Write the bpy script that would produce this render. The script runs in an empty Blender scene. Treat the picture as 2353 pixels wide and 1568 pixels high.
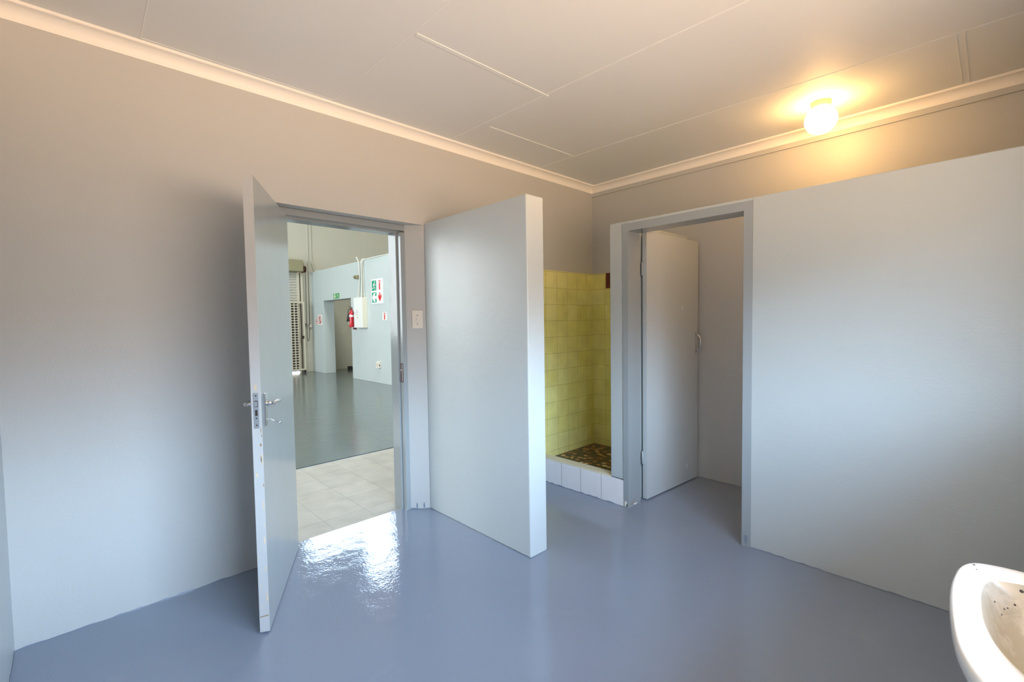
import bpy, bmesh, math, random
from mathutils import Vector, Matrix
PI = math.pi
S = bpy.context.scene
col = S.collection

# ------------------------------------------------------------ camera, world, lights, exposure
CAM = (-3.9552, -2.9062, 1.40)
YAW, PITCH, ROLL, FPX = 0.80845, -0.043666, -0.014572, 1058.78
fw = Vector((math.cos(PITCH)*math.cos(YAW), math.cos(PITCH)*math.sin(YAW), math.sin(PITCH)))
r0 = fw.cross(Vector((0, 0, 1))).normalized(); u0 = r0.cross(fw)
rr = math.cos(ROLL)*r0 + math.sin(ROLL)*u0; uu = -math.sin(ROLL)*r0 + math.cos(ROLL)*u0
cd = bpy.data.cameras.new('camera'); cam = bpy.data.objects.new('camera', cd); col.objects.link(cam)
cam.matrix_world = Matrix(((rr.x, uu.x, -fw.x, CAM[0]), (rr.y, uu.y, -fw.y, CAM[1]), (rr.z, uu.z, -fw.z, CAM[2]), (0, 0, 0, 1)))
cd.sensor_fit = 'HORIZONTAL'; cd.sensor_width = 36; cd.lens = 36*FPX/2353; cd.clip_start = 0.05
S.camera = cam

w = bpy.data.worlds.new('daylight'); S.world = w; w.use_nodes = True
nt = w.node_tree; nt.nodes.clear()
tc = nt.nodes.new('ShaderNodeTexCoord'); sx = nt.nodes.new('ShaderNodeSeparateXYZ'); mr = nt.nodes.new('ShaderNodeMapRange')
cr = nt.nodes.new('ShaderNodeValToRGB'); bg = nt.nodes.new('ShaderNodeBackground'); wo = nt.nodes.new('ShaderNodeOutputWorld')
nt.links.new(tc.outputs['Generated'], sx.inputs[0]); nt.links.new(sx.outputs['Z'], mr.inputs[0])
mr.inputs['From Min'].default_value = -1; mr.inputs['From Max'].default_value = 1
nt.links.new(mr.outputs[0], cr.inputs[0]); nt.links.new(cr.outputs[0], bg.inputs[0]); nt.links.new(bg.outputs[0], wo.inputs[0])
e = cr.color_ramp.elements
e[0].position = 0.0; e[0].color = (0.50, 0.345, 0.22, 1)
e[1].position = 1.0; e[1].color = (0.45, 0.80, 1.30, 1)
for p, c in ((0.36, (0.92, 0.62, 0.38, 1)), (0.45, (0.36, 0.28, 0.21, 1)), (0.565, (0.33, 0.30, 0.27, 1)), (0.642, (1.06, 1.42, 1.80, 1)), (0.80, (0.85, 1.25, 1.80, 1))):
    k = e.new(p); k.color = c
bg.inputs[1].default_value = 19.5

def area(name, loc, direction, sx_, sy_, power, color=(1, 1, 1), portal=False):
    l = bpy.data.lights.new(name, 'AREA'); l.shape = 'RECTANGLE'; l.size = sx_; l.size_y = sy_; l.energy = power; l.color = color
    o = bpy.data.objects.new(name, l); col.objects.link(o); o.location = loc
    o.rotation_euler = Vector(direction).to_track_quat('-Z', 'Y').to_euler()
    if portal: l.cycles.is_portal = True
    return o
WIN = (-3.85, -1.80, 1.25, 2.08)      # x0, x1, z0, z1 of the room's window, in the wall behind the camera
area('window_portal', ((WIN[0]+WIN[1])/2, -3.50, (WIN[2]+WIN[3])/2), (0, 1, 0), WIN[1]-WIN[0], WIN[3]-WIN[2], 1, portal=True)
area('clerestory_portal', (2.25, 11.1, 5.05), (0, -1, 0), 2.8, 0.6, 1, portal=True)
area('upper_clerestory_portal', (3.2, 11.1, 6.3), (0, -1, 0), 1.0, 0.8, 1, portal=True)
area('hall_skylight', (0.35, 3.2, 6.85), (0, 0, -1), 0.9, 4.6, 260, (1.0, 0.98, 0.90))
area('hall_side_fill', (-6.8, 6.0, 3.0), (1, 0, -0.1), 6.0, 4.0, 430, (0.90, 0.97, 1.0))  # added fill light for the blue screen wall; the side wall is solid

S.view_settings.view_transform = 'Standard'
S.view_settings.look = 'None'
S.view_settings.exposure = 0.43
S.view_settings.gamma = 1.0
S.view_settings.use_curve_mapping = False
S.cycles.use_denoising = True
S.cycles.max_bounces = 10; S.cycles.diffuse_bounces = 7; S.cycles.glossy_bounces = 4
S.cycles.sample_clamp_indirect = 6

# ------------------------------------------------------------ materials
def mat(name, color, rough=0.5, metal=0.0, var=0.0, vscale=3.0, bump=0.0, bscale=60.0, bump2=0.0, b2scale=4.0, coat=0.0, emit=None, dirt=None, spec=0.5):
    m = bpy.data.materials.new(name); m.use_nodes = True
    n = m.node_tree.nodes; L = m.node_tree.links; b = n['Principled BSDF']
    b.inputs['Base Color'].default_value = (*color, 1); b.inputs['Roughness'].default_value = rough
    b.inputs['Metallic'].default_value = metal; b.inputs['Coat Weight'].default_value = coat; b.inputs['Coat Roughness'].default_value = 0.08
    b.inputs['Specular IOR Level'].default_value = spec
    t = n.new('ShaderNodeTexCoord')
    last = None
    if var:
        nz = n.new('ShaderNodeTexNoise'); nz.inputs['Scale'].default_value = vscale; nz.inputs['Detail'].default_value = 5
        L.new(t.outputs['Object'], nz.inputs['Vector'])
        mx = n.new('ShaderNodeMix'); mx.data_type = 'RGBA'
        mx.inputs[6].default_value = (*[c*(1-var) for c in color], 1); mx.inputs[7].default_value = (*[min(1, c*(1+var)) for c in color], 1)
        L.new(nz.outputs['Fac'], mx.inputs[0]); L.new(mx.outputs[2], b.inputs['Base Color']); last = mx.outputs[2]
    if dirt:   # (colour, scale, threshold)
        nz = n.new('ShaderNodeTexNoise'); nz.inputs['Scale'].default_value = dirt[1]; nz.inputs['Detail'].default_value = 8; nz.inputs['Roughness'].default_value = 0.7
        L.new(t.outputs['Object'], nz.inputs['Vector'])
        rp = n.new('ShaderNodeMapRange'); rp.inputs['From Min'].default_value = dirt[2]; rp.inputs['From Max'].default_value = dirt[2]+0.06
        L.new(nz.outputs['Fac'], rp.inputs[0])
        mx = n.new('ShaderNodeMix'); mx.data_type = 'RGBA'; mx.inputs[6].default_value = (*color, 1); mx.inputs[7].default_value = (*dirt[0], 1)
        if last: L.new(last, mx.inputs[6])
        L.new(rp.outputs[0], mx.inputs[0]); L.new(mx.outputs[2], b.inputs['Base Color'])
    prev = None
    for st, sc in ((bump, bscale), (bump2, b2scale)):
        if st:
            nz = n.new('ShaderNodeTexNoise'); nz.inputs['Scale'].default_value = sc; nz.inputs['Detail'].default_value = 4
            L.new(t.outputs['Object'], nz.inputs['Vector'])
            bp = n.new('ShaderNodeBump'); bp.inputs['Strength'].default_value = 1.0; bp.inputs['Distance'].default_value = st
            L.new(nz.outputs['Fac'], bp.inputs['Height'])
            if prev: L.new(prev, bp.inputs['Normal'])
            prev = bp.outputs[0]
    if prev: L.new(prev, b.inputs['Normal'])
    if emit:
        b.inputs['Emission Color'].default_value = (*emit[0], 1); b.inputs['Emission Strength'].default_value = emit[1]
    return m

def tile_mat(name, axes, c1, c2, grout, size, mortar=0.0018, off=(0, 0), rough=0.25, bumpd=0.001, gap=0.0, stain=None, var=0.5):
    """square tiles laid in the plane of two object axes, each tile of its own slight tone"""
    m = bpy.data.materials.new(name); m.use_nodes = True
    n = m.node_tree.nodes; L = m.node_tree.links; b = n['Principled BSDF']; b.inputs['Roughness'].default_value = rough
    t = n.new('ShaderNodeTexCoord'); s = n.new('ShaderNodeSeparateXYZ'); c = n.new('ShaderNodeCombineXYZ'); L.new(t.outputs['Object'], s.inputs[0])
    for i, a in enumerate(axes):
        ad = n.new('ShaderNodeMath'); ad.operation = 'ADD'; ad.inputs[1].default_value = off[i]+size*20; L.new(s.outputs['XYZ'.index(a)], ad.inputs[0]); L.new(ad.outputs[0], c.inputs[i])
    br = n.new('ShaderNodeTexBrick'); br.offset = gap; br.squash = 1
    br.inputs['Scale'].default_value = 1; br.inputs['Brick Width'].default_value = size; br.inputs['Row Height'].default_value = size
    br.inputs['Mortar Size'].default_value = mortar; br.inputs['Mortar Smooth'].default_value = 0.3; br.inputs['Bias'].default_value = 0
    br.inputs['Color1'].default_value = (*c1, 1); br.inputs['Color2'].default_value = (*c2, 1); br.inputs['Mortar'].default_value = (*grout, 1)
    L.new(c.outputs[0], br.inputs['Vector'])
    nz = n.new('ShaderNodeTexNoise'); nz.inputs['Scale'].default_value = 7; nz.inputs['Detail'].default_value = 6; L.new(t.outputs['Object'], nz.inputs['Vector'])
    mx = n.new('ShaderNodeMix'); mx.data_type = 'RGBA'; mx.blend_type = 'MULTIPLY'; mx.inputs[0].default_value = var
    L.new(br.outputs['Color'], mx.inputs[6])
    rp = n.new('ShaderNodeMapRange'); rp.inputs['From Min'].default_value = 0.3; rp.inputs['From Max'].default_value = 0.7; rp.inputs['To Min'].default_value = 0.72; rp.inputs['To Max'].default_value = 1.05
    L.new(nz.outputs['Fac'], rp.inputs[0]); L.new(rp.outputs[0], mx.inputs[7]); L.new(mx.outputs[2], b.inputs['Base Color'])
    bp = n.new('ShaderNodeBump'); bp.inputs['Distance'].default_value = bumpd; bp.invert = True; L.new(br.outputs['Fac'], bp.inputs['Height']); L.new(bp.outputs[0], b.inputs['Normal'])
    return m

def pebble_mat():
    m = bpy.data.materials.new('pebble_paving'); m.use_nodes = True
    n = m.node_tree.nodes; L = m.node_tree.links; b = n['Principled BSDF']; b.inputs['Roughness'].default_value = 0.45
    t = n.new('ShaderNodeTexCoord'); nz = n.new('ShaderNodeTexNoise'); nz.inputs['Scale'].default_value = 9; nz.inputs['Detail'].default_value = 2
    L.new(t.outputs['Object'], nz.inputs['Vector'])
    ad = n.new('ShaderNodeVectorMath'); ad.operation = 'MULTIPLY_ADD'; ad.inputs[1].default_value = (.06, .06, 0)
    L.new(nz.outputs['Color'], ad.inputs[0]); L.new(t.outputs['Object'], ad.inputs[2])
    v = n.new('ShaderNodeTexVoronoi'); v.inputs['Scale'].default_value = 15; v.voronoi_dimensions = '2D'; L.new(ad.outputs[0], v.inputs['Vector'])
    rp = n.new('ShaderNodeMapRange'); rp.inputs['From Min'].default_value = 0.30; rp.inputs['From Max'].default_value = 0.36; rp.inputs['To Min'].default_value = 1; rp.inputs['To Max'].default_value = 0
    L.new(v.outputs['Distance'], rp.inputs[0])
    cr_ = n.new('ShaderNodeValToRGB'); sp = n.new('ShaderNodeSeparateColor'); L.new(v.outputs['Color'], sp.inputs[0]); L.new(sp.outputs[0], cr_.inputs[0])
    el = cr_.color_ramp.elements; el[0].color = (0.30, 0.13, 0.05, 1); el[1].color = (0.62, 0.40, 0.17, 1)
    q = el.new(0.12); q.color = (0.10, 0.08, 0.055, 1); q = el.new(0.28); q.color = (0.34, 0.12, 0.05, 1); q = el.new(0.9); q.color = (0.62, 0.40, 0.17, 1); q = el.new(0.96); q.color = (0.75, 0.72, 0.6, 1)
    mx = n.new('ShaderNodeMix'); mx.data_type = 'RGBA'; mx.inputs[6].default_value = (0.085, 0.07, 0.045, 1)
    L.new(rp.outputs[0], mx.inputs[0]); L.new(cr_.outputs[0], mx.inputs[7]); L.new(mx.outputs[2], b.inputs['Base Color'])
    bp = n.new('ShaderNodeBump'); bp.inputs['Distance'].default_value = 0.004; L.new(rp.outputs[0], bp.inputs['Height']); L.new(bp.outputs[0], b.inputs['Normal'])
    return m

M = {}
M['wall'] = mat('wall_paint', (0.53, 0.53, 0.52), 0.42, var=0.02, vscale=1.5, bump=0.0006, bscale=140, bump2=0.004, b2scale=5)
M['cub'] = mat('cubicle_wall_paint', (0.55, 0.59, 0.60), 0.36, var=0.02, vscale=1.5, bump=0.0006, bscale=120, bump2=0.004, b2scale=5)
M['joint'] = mat('ceiling_joint_filler', (0.82, 0.83, 0.83), 0.6)
M['stall'] = mat('cubicle_paint_darkened', (0.47, 0.51, 0.515), 0.40, var=0.02, vscale=1.5, bump=0.0006, bscale=120, bump2=0.005, b2scale=5)  # same cubicle paint, darkened to offset the strong light on this wall
M['ceil'] = mat('ceiling_paint', (0.77, 0.79, 0.80), 0.6, var=0.03, vscale=1.2, bump2=0.003, b2scale=2.5)
M['cornice'] = mat('cornice_white', (0.92, 0.89, 0.85), 0.5, bump2=0.001, b2scale=8)
M['floor'] = mat('grey_blue_floor_paint', (0.225, 0.265, 0.34), 0.05, var=0.05, vscale=2.0, bump=0.0005, bscale=70, bump2=0.0022, b2scale=8, coat=0.0, dirt=((0.235, 0.275, 0.345), 2.2, 0.60))
M['hallfloor'] = mat('green_grey_floor_paint', (0.115, 0.145, 0.145), 0.14, var=0.12, vscale=1.5, bump=0.0004, bscale=90, bump2=0.003, b2scale=6)
M['halltile'] = tile_mat('pale_floor_tiles', 'XY', (0.42, 0.405, 0.365), (0.38, 0.37, 0.33), (0.28, 0.265, 0.23), 0.305, mortar=0.0016, off=(0.28, -0.045), rough=0.7)
M['frame'] = mat('door_frame_gloss', (0.32, 0.35, 0.365), 0.16, bump2=0.0008, b2scale=14, dirt=((0.30, 0.20, 0.14), 30, 0.74))
M['leaf'] = mat('door_leaf_gloss', (0.37, 0.405, 0.42), 0.17, bump=0.0001, bscale=90, bump2=0.0015, b2scale=5)
M['leafedge'] = mat('door_edge_paint', (0.50, 0.50, 0.50), 0.35, bump=0.0006, bscale=120, dirt=((0.62, 0.52, 0.38), 26, 0.70))
M['leaf2'] = mat('cubicle_door_gloss', (0.50, 0.53, 0.54), 0.22, bump=0.0001, bscale=90, bump2=0.0015, b2scale=5)
M['chip'] = mat('bare_wood_chip', (0.66, 0.54, 0.38), 0.7, var=0.3, vscale=60)
M['chipd'] = mat('bare_wood_dark_chip', (0.33, 0.22, 0.13), 0.7, var=0.3, vscale=60)
M['chrome'] = mat('chrome', (0.72, 0.72, 0.74), 0.16, 1.0)
M['steel'] = mat('worn_steel', (0.48, 0.49, 0.52), 0.32, 0.9, dirt=((0.25, 0.2, 0.17), 60, 0.66))
M['dark'] = mat('dark_recess', (0.03, 0.022, 0.018), 0.7)
M['rust'] = mat('brown_rusty_steel', (0.10, 0.045, 0.03), 0.7, var=0.5, vscale=60)
M['cream'] = mat('cream_plastic', (0.80, 0.74, 0.66), 0.35)
M['creamscrew'] = mat('brown_screw', (0.30, 0.20, 0.15), 0.5)
TS = 0.1555
M['ytile_xz'] = tile_mat('yellow_wall_tiles', 'XZ', (0.84, 0.79, 0.27), (0.90, 0.86, 0.38), (0.48, 0.41, 0.15), TS, mortar=0.0014, off=(0.118, 1.8715-12*TS+0.0), rough=0.3)
M['ytile_yz'] = tile_mat('yellow_wall_tiles_side', 'YZ', (0.84, 0.79, 0.27), (0.90, 0.86, 0.38), (0.48, 0.41, 0.15), TS, mortar=0.0014, off=(0.0, 0.0), rough=0.3)
M['redpatch'] = mat('brown_mortar_patch', (0.13, 0.035, 0.018), 0.8, var=0.3, vscale=40, bump=0.003, bscale=60, dirt=((0.45, 0.30, 0.22), 35, 0.62))
M['wtile'] = tile_mat('white_kerb_tiles', 'YZ', (0.84, 0.83, 0.85), (0.80, 0.79, 0.81), (0.36, 0.30, 0.29), 0.2015, mortar=0.0022, off=(0.015, 0.20), rough=0.3, var=0.15)
M['kerbtop'] = mat('cream_kerb_capping', (0.66, 0.63, 0.50), 0.4, var=0.1, vscale=8)
M['pebble'] = pebble_mat()
M['porcelain'] = mat('white_porcelain', (0.86, 0.87, 0.86), 0.10, coat=0.5, dirt=((0.55, 0.54, 0.50), 30, 0.76))
M['stain'] = mat('stained_porcelain', (0.40, 0.39, 0.335), 0.25, var=0.12, vscale=6, dirt=((0.50, 0.495, 0.455), 5, 0.52))
M['globe'] = mat('lit_globe', (0.9, 0.85, 0.7), 0.3, emit=((1.0, 0.55, 0.18), 27))
M['lampbase'] = mat('lamp_base', (0.62, 0.48, 0.30), 0.4)
M['blue'] = mat('hall_wall_pale_blue', (0.56, 0.63, 0.64), 0.45, bump2=0.004, b2scale=5, var=0.03)
M['beige'] = mat('hall_wall_beige', (0.60, 0.585, 0.50), 0.6, bump2=0.004, b2scale=4, var=0.04)
M['roof'] = mat('hall_roof_sheet', (0.42, 0.42, 0.40), 0.6)
M['gate'] = mat('cream_gate_paint', (0.62, 0.58, 0.47), 0.45, dirt=((0.30, 0.22, 0.14), 20, 0.68))
M['slat'] = mat('roller_slat_grey', (0.60, 0.59, 0.53), 0.4, metal=0.2)
M['hood'] = mat('olive_hood_paint', (0.30, 0.28, 0.17), 0.5, dirt=((0.55, 0.52, 0.40), 14, 0.66))
M['conduit'] = mat('conduit_pvc', (0.62, 0.62, 0.56), 0.45)
M['white'] = mat('white_board', (0.86, 0.87, 0.86), 0.4)
M['cabside'] = mat('cream_cabinet_enamel', (0.78, 0.75, 0.64), 0.35)
M['green'] = mat('safety_green', (0.0, 0.34, 0.20), 0.5)
M['glow'] = mat('photoluminescent_yellow', (0.78, 0.74, 0.40), 0.5)
M['red'] = mat('sign_red', (0.72, 0.02, 0.03), 0.5)
M['extred'] = mat('extinguisher_red', (0.55, 0.015, 0.025), 0.22, coat=0.4)
M['black'] = mat('black_rubber', (0.025, 0.026, 0.028), 0.5)
M['blackfig'] = mat('black_print', (0.05, 0.05, 0.06), 0.6)
M['yellow'] = mat('warning_yellow', (0.75, 0.50, 0.08), 0.5)
M['ink'] = mat('faded_grey_print', (0.45, 0.47, 0.55), 0.6)
M['ground'] = mat('outside_ground', (0.3, 0.25, 0.2), 0.9)

# ------------------------------------------------------------ mesh helpers
def tag(o, label=None, cat=None, kind=None, group=None):
    if label: o['label'] = label
    if cat: o['category'] = cat
    if kind: o['kind'] = kind
    if group: o['group'] = group
    return o

class MB:
    def __init__(s): s.bm = bmesh.new(); s.mi = 0
    def poly(s, vs):
        v = [s.bm.verts.new(p) for p in vs]; f = s.bm.faces.new(v); f.material_index = s.mi; return f
    def box(s, x0, x1, y0, y1, z0, z1):
        v = [s.bm.verts.new((x, y, z)) for x in (x0, x1) for y in (y0, y1) for z in (z0, z1)]
        for q in ((0, 1, 3, 2), (4, 6, 7, 5), (0, 4, 5, 1), (2, 3, 7, 6), (0, 2, 6, 4), (1, 5, 7, 3)):
            f = s.bm.faces.new([v[i] for i in q]); f.material_index = s.mi
        return s
    def prism(s, pts, a, b, axis='z'):
        """pts: 2-D outline; extruded from a to b along axis. axis z -> (x,y); x -> (y,z); y -> (x,z)"""
        def P(p, t): return {'z': (p[0], p[1], t), 'x': (t, p[0], p[1]), 'y': (p[0], t, p[1])}[axis]
        A = [s.bm.verts.new(P(p, a)) for p in pts]; B = [s.bm.verts.new(P(p, b)) for p in pts]; n = len(pts)
        fs = [s.bm.faces.new(A), s.bm.faces.new(B[::-1])]
        for i in range(n): fs.append(s.bm.faces.new((A[i], A[(i+1) % n], B[(i+1) % n], B[i])))
        for f in fs: f.material_index = s.mi
        return s
    def tube(s, pts, r, n=10, cap=True, r2=None):
        pts = [Vector(p) for p in pts]; rings = []; up = None
        for i, p in enumerate(pts):
            d = (pts[min(i+1, len(pts)-1)] - pts[max(i-1, 0)]).normalized()
            if up is None: up = d.orthogonal().normalized()
            up = (up - d*up.dot(d)).normalized(); sd = d.cross(up)
            rad = r if r2 is None else r + (r2-r)*i/(len(pts)-1)
            rings.append([s.bm.verts.new(p + rad*(math.cos(2*PI*k/n)*up + math.sin(2*PI*k/n)*sd)) for k in range(n)])
        for a, b in zip(rings, rings[1:]):
            for k in range(n):
                f = s.bm.faces.new((a[k], a[(k+1) % n], b[(k+1) % n], b[k])); f.material_index = s.mi; f.smooth = True
        if cap:
            for q in (rings[0][::-1], rings[-1]):
                f = s.bm.faces.new(q); f.material_index = s.mi
        return s
    def lathe(s, prof, c=(0, 0, 0), n=40, axis=(0, 0, 1), smooth=True):
        """prof: (radius, height along axis)"""
        ax = Vector(axis).normalized(); u = ax.orthogonal().normalized(); v = ax.cross(u); c = Vector(c); rings = []
        for r, h in prof:
            if r < 1e-6: rings.append([s.bm.verts.new(c+ax*h)])
            else: rings.append([s.bm.verts.new(c+ax*h+r*(math.cos(2*PI*k/n)*u+math.sin(2*PI*k/n)*v)) for k in range(n)])
        for a, b in zip(rings, rings[1:]):
            for k in range(n):
                k2 = (k+1) % n
                if len(a) == 1: q = (a[0], b[k2], b[k])
                elif len(b) == 1: q = (a[k], a[k2], b[0])
                else: q = (a[k], a[k2], b[k2], b[k])
                f = s.bm.faces.new(q); f.smooth = smooth; f.material_index = s.mi
        return s
    def build(s, name, mats, parent=None, bevel=0.0, seg=2, subsurf=0):
        bmesh.ops.recalc_face_normals(s.bm, faces=s.bm.faces)
        me = bpy.data.meshes.new(name); s.bm.to_mesh(me); s.bm.free()
        for m in (mats if isinstance(mats, (list, tuple)) else [mats]): me.materials.append(m)
        o = bpy.data.objects.new(name, me); col.objects.link(o)
        if parent: o.parent = parent
        if bevel:
            b = o.modifiers.new('bevel', 'BEVEL'); b.width = bevel; b.segments = seg; b.limit_method = 'ANGLE'; b.angle_limit = math.radians(40)
            b.harden_normals = False
        if subsurf:
            b = o.modifiers.new('sub', 'SUBSURF'); b.levels = b.render_levels = subsurf
        return o

def empty(name, loc=(0, 0, 0), rz=0.0):
    o = bpy.data.objects.new(name, None); col.objects.link(o); o.location = loc; o.rotation_euler = (0, 0, rz); o.empty_display_size = 0.1
    return o
def st(o, label, cat): return tag(o, label, cat, 'structure')

# ------------------------------------------------------------ room shell
H = 2.77
XL, YF = -4.19, -3.35
b = MB()
b.box(XL-.2, .2, YF-.2, .152, -.1, 0)
floor = st(b.build('floor', M['floor']), 'glossy blue-grey painted concrete floor of the washroom', 'floor')

b = MB()
b.prism([(XL-.2, 0), (-3.10, 0), (-3.06, .09), (-3.06, .25), (XL-.2, .25)], 0, 2.11)
b.prism([(-2.063, 0), (.2, 0), (.2, .25), (-2.168, .25), (-2.168, .092)], 0, 2.11)
b.box(XL-.2, .2, 0, .25, 2.11, 2.90)
wall_back = st(b.build('wall_back', M['wall']), 'plastered wall holding the open entrance door and shower corner, warm grey paint', 'wall')

b = MB(); b.box(0, .2, YF-.2, 0, 0, 2.90)
wall_right = st(b.build('wall_right', M['wall']), 'plastered wall behind the shower and toilet cubicle, under the ceiling lamp', 'wall')
b = MB(); b.box(XL-.2, XL, YF-.2, 0, 0, 2.90)
st(b.build('wall_left', M['cub']), 'narrow strip of blue-grey wall at the edge beside the long blank wall', 'wall')
b = MB()
b.box(XL, 0, YF-.2, YF, 0, WIN[2]); b.box(XL, 0, YF-.2, YF, WIN[3], 2.90)
b.box(XL, WIN[0], YF-.2, YF, WIN[2], WIN[3]); b.box(WIN[1], 0, YF-.2, YF, WIN[2], WIN[3])
st(b.build('wall_front', M['wall']), 'wall with the high window opening that carries the wash basin', 'wall')
wn = empty('window_1', (0, YF-.12, 0)); st(wn, 'open steel window frame high in the wall above the basin', 'window')
b = MB(); t = .03
b.box(WIN[0], WIN[1], -.02, .02, WIN[2], WIN[2]+t); b.box(WIN[0], WIN[1], -.02, .02, WIN[3]-t, WIN[3])
for x in (WIN[0], (WIN[0]+WIN[1])/2-t/2, WIN[1]-t): b.box(x, x+t, -.02, .02, WIN[2]+t, WIN[3]-t)
b.build('window_frame', M['frame'], wn)

b = MB(); b.prism([(YF-.2, 2.42), (-4.25, 2.36), (-4.25, 2.46), (YF-.2, 2.52)], XL-.3, .4, 'x')  # unseen overhang added to cut steep sky light through the window
st(b.build('trim_7', M['ceil']), 'unseen eaves board added outside above the washroom window to block high sky light', 'eaves')

# ceiling, its board joints and cover strips
b = MB(); b.box(XL-.2, .2, YF-.2, .25, H, H+.1)
ceiling = st(b.build('ceiling', M['ceil']), 'painted board ceiling with flush joints and two cover strips', 'ceiling')
def ribbon(b, p, q, wd, z0, z1):
    p = Vector((p[0], p[1], 0)); q = Vector((q[0], q[1], 0)); s = (q-p).normalized().cross(Vector((0, 0, 1)))*wd/2
    b.prism([((p+s).x, (p+s).y), ((q+s).x, (q+s).y), ((q-s).x, (q-s).y), ((p-s).x, (p-s).y)], z0, z1)
b = MB()
for p, q in (((-3.66, 0), (-3.70, YF)), ((-2.735, 0), (-2.72, YF)), ((-1.845, 0), (-1.745, YF)), ((-.872, 0), (-.755, YF))): ribbon(b, p, q, .007, H-.0016, H+.001)
ribbon(b, (-3.66, -.075), (-2.735, -.075), .006, H-.0016, H+.001)
for yy in (-2.745, -2.775): ribbon(b, (-.79, yy), (-.04, yy), .004, H-.0014, H+.001)
b.build('board_joint', M['joint'], ceiling)
for p, q, wd in (((-2.715, -.975), (-1.79, -.985), .026), ((-1.765, -.415), (-.872, -.44), .020)):
    b = MB(); ribbon(b, p, q, wd, H-.0028, H+.001); b.build('cover_strip', M['joint'], ceiling, bevel=.0015)

# cove cornices
prof = [(0, 2.70), (.004, 2.70), (.005, 2.706)] + [(.050-.045*math.cos(a), 2.706+.049*math.sin(a)) for a in [PI/2*k/10 for k in range(1, 11)]] + [(.056, 2.757), (.056, H), (0, H)]
def cornice(name, axis, side, a, b_, off, label):
    m = MB(); pts = [(off+side*d, z) for d, z in prof]
    m.prism(pts, a, b_, axis); o = m.build(name, M['cornice']); return st(o, label, 'cornice')
cornice('trim_1', 'x', -1, XL, 0, 0, 'white cove cornice running along the top of the wall with the entrance door')
cornice('trim_2', 'y', -1, YF, 0, 0, 'white cove cornice behind the glowing ceiling lamp, above the cubicle')
cornice('trim_3', 'y', 1, YF, 0, XL, 'white cove cornice on the narrow side wall')
cornice('trim_4', 'x', 1, XL, 0, YF, 'white cove cornice above the window wall')
b = MB(); b.box(-.014, .01, YF, 0, 2.664, 2.70)
st(b.build('trim_5', M['wall']), 'wall-coloured flat batten under the cornice behind the ceiling lamp', 'trim')

# partition, cubicle walls, divider
b = MB(); b.box(-2.058, -1.914, -1.052, .0, 0, 2.124)
st(b.build('wall_partition', M['cub'], bevel=.007), 'free-ending pale partition between the entrance door and the shower', 'wall')
XS = -1.023
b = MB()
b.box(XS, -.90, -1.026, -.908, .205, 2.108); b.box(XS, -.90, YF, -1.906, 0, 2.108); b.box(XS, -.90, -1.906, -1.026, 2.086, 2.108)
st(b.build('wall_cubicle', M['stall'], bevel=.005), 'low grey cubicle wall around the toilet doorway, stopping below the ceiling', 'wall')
b = MB(); b.box(-.90, 0, -1.026, -.914, 0, 2.116)
wall_div = st(b.build('wall_divider', M['cub'], bevel=.004), 'short wall dividing shower from toilet cubicle, its top showing over the cubicle door', 'wall')
b = MB(); b.box(-.90, 0, -2.46, -2.35, 0, 2.10)
st(b.build('wall_divider_far', M['cub']), 'plastered wall closing the other side of the toilet cubicle', 'wall')

# ------------------------------------------------------------ shower
b = MB(); b.box(-1.02, -.0, -.007, .01, .06, 1.8715)
b.build('tiling', M['ytile_xz'], wall_back)
b = MB(); b.box(-.007, .01, -.914, -.007, .06, 1.8715-TS); b.box(-.007, .01, -.1615, -.007, 1.8715-TS, 1.8715); b.box(-.007, .01, -.914, -.30, 1.8715-TS, 1.8715)
b.build('tiling', M['ytile_yz'], wall_right)
b = MB(); b.box(-.002, .01, -.30, -.1615, 1.8715-TS, 1.8715)
tag(b.build('tile_patch', M['redpatch'], wall_right), 'dark brown mortar where a yellow tile is missing')
b = MB(); b.box(-.90, -.007, -.916, -.907, .06, 1.8715)
b.build('tiling', M['ytile_xz'], wall_div)
b = MB(); b.box(-.97, 0, -.908, 0, 0.0, .095)
st(b.build('shower_floor', M['pebble']), 'dark shower floor set with flat brown and orange pebbles', 'shower floor')
kb = empty('shower_kerb', (0, 0, 0)); st(kb, 'raised shower kerb faced with large white tiles', 'kerb')
b = MB(); b.box(XS-.004, -.93, -1.024, 0, 0, .197)
b.build('kerb_face', M['wtile'], kb, bevel=.002)
b = MB(); b.box(XS+.002, -.925, -.908, 0, .197, .208)
b.build('kerb_capping', M['kerbtop'], kb, bevel=.004)

# ------------------------------------------------------------ entrance door (door_1)
d1 = empty('door_1', (-3.023, .077, 0)); st(d1, 'grey flush entrance door standing open on its painted steel frame', 'door')
def rel(o, root):
    o.parent = root; o.matrix_parent_inverse = Matrix.Translation(-Vector(root.location)); return o
b = MB()
b.prism([(-2.168, .088), (-2.204, .088), (-2.204, .135), (-2.217, .135), (-2.217, .238), (-2.168, .238)], 0, 2.054)
b.prism([(-3.060, .088), (-3.024, .088), (-3.024, .135), (-3.011, .135), (-3.011, .238), (-3.060, .238)], 0, 2.054)
b.prism([(.088, 2.108), (.088, 2.068), (.135, 2.068), (.135, 2.054), (.238, 2.054), (.238, 2.108)], -3.060, -2.168, 'x')
fr = rel(b.build('door_frame', M['frame']), d1)
b = MB(); b.box(-2.206, -2.199, .090, .128, .958, 1.098)
sp = b.build('strike_plate', M['rust'], fr); 
b = MB(); b.box(-2.209, -2.200, .094, .100, .965, 1.09); b.box(-2.209, -2.200, .122, .125, .965, 1.09); b.box(-2.209, -2.200, .10, .122, 1.045, 1.05)
b.build('strike_lip', M['steel'], fr)
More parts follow.
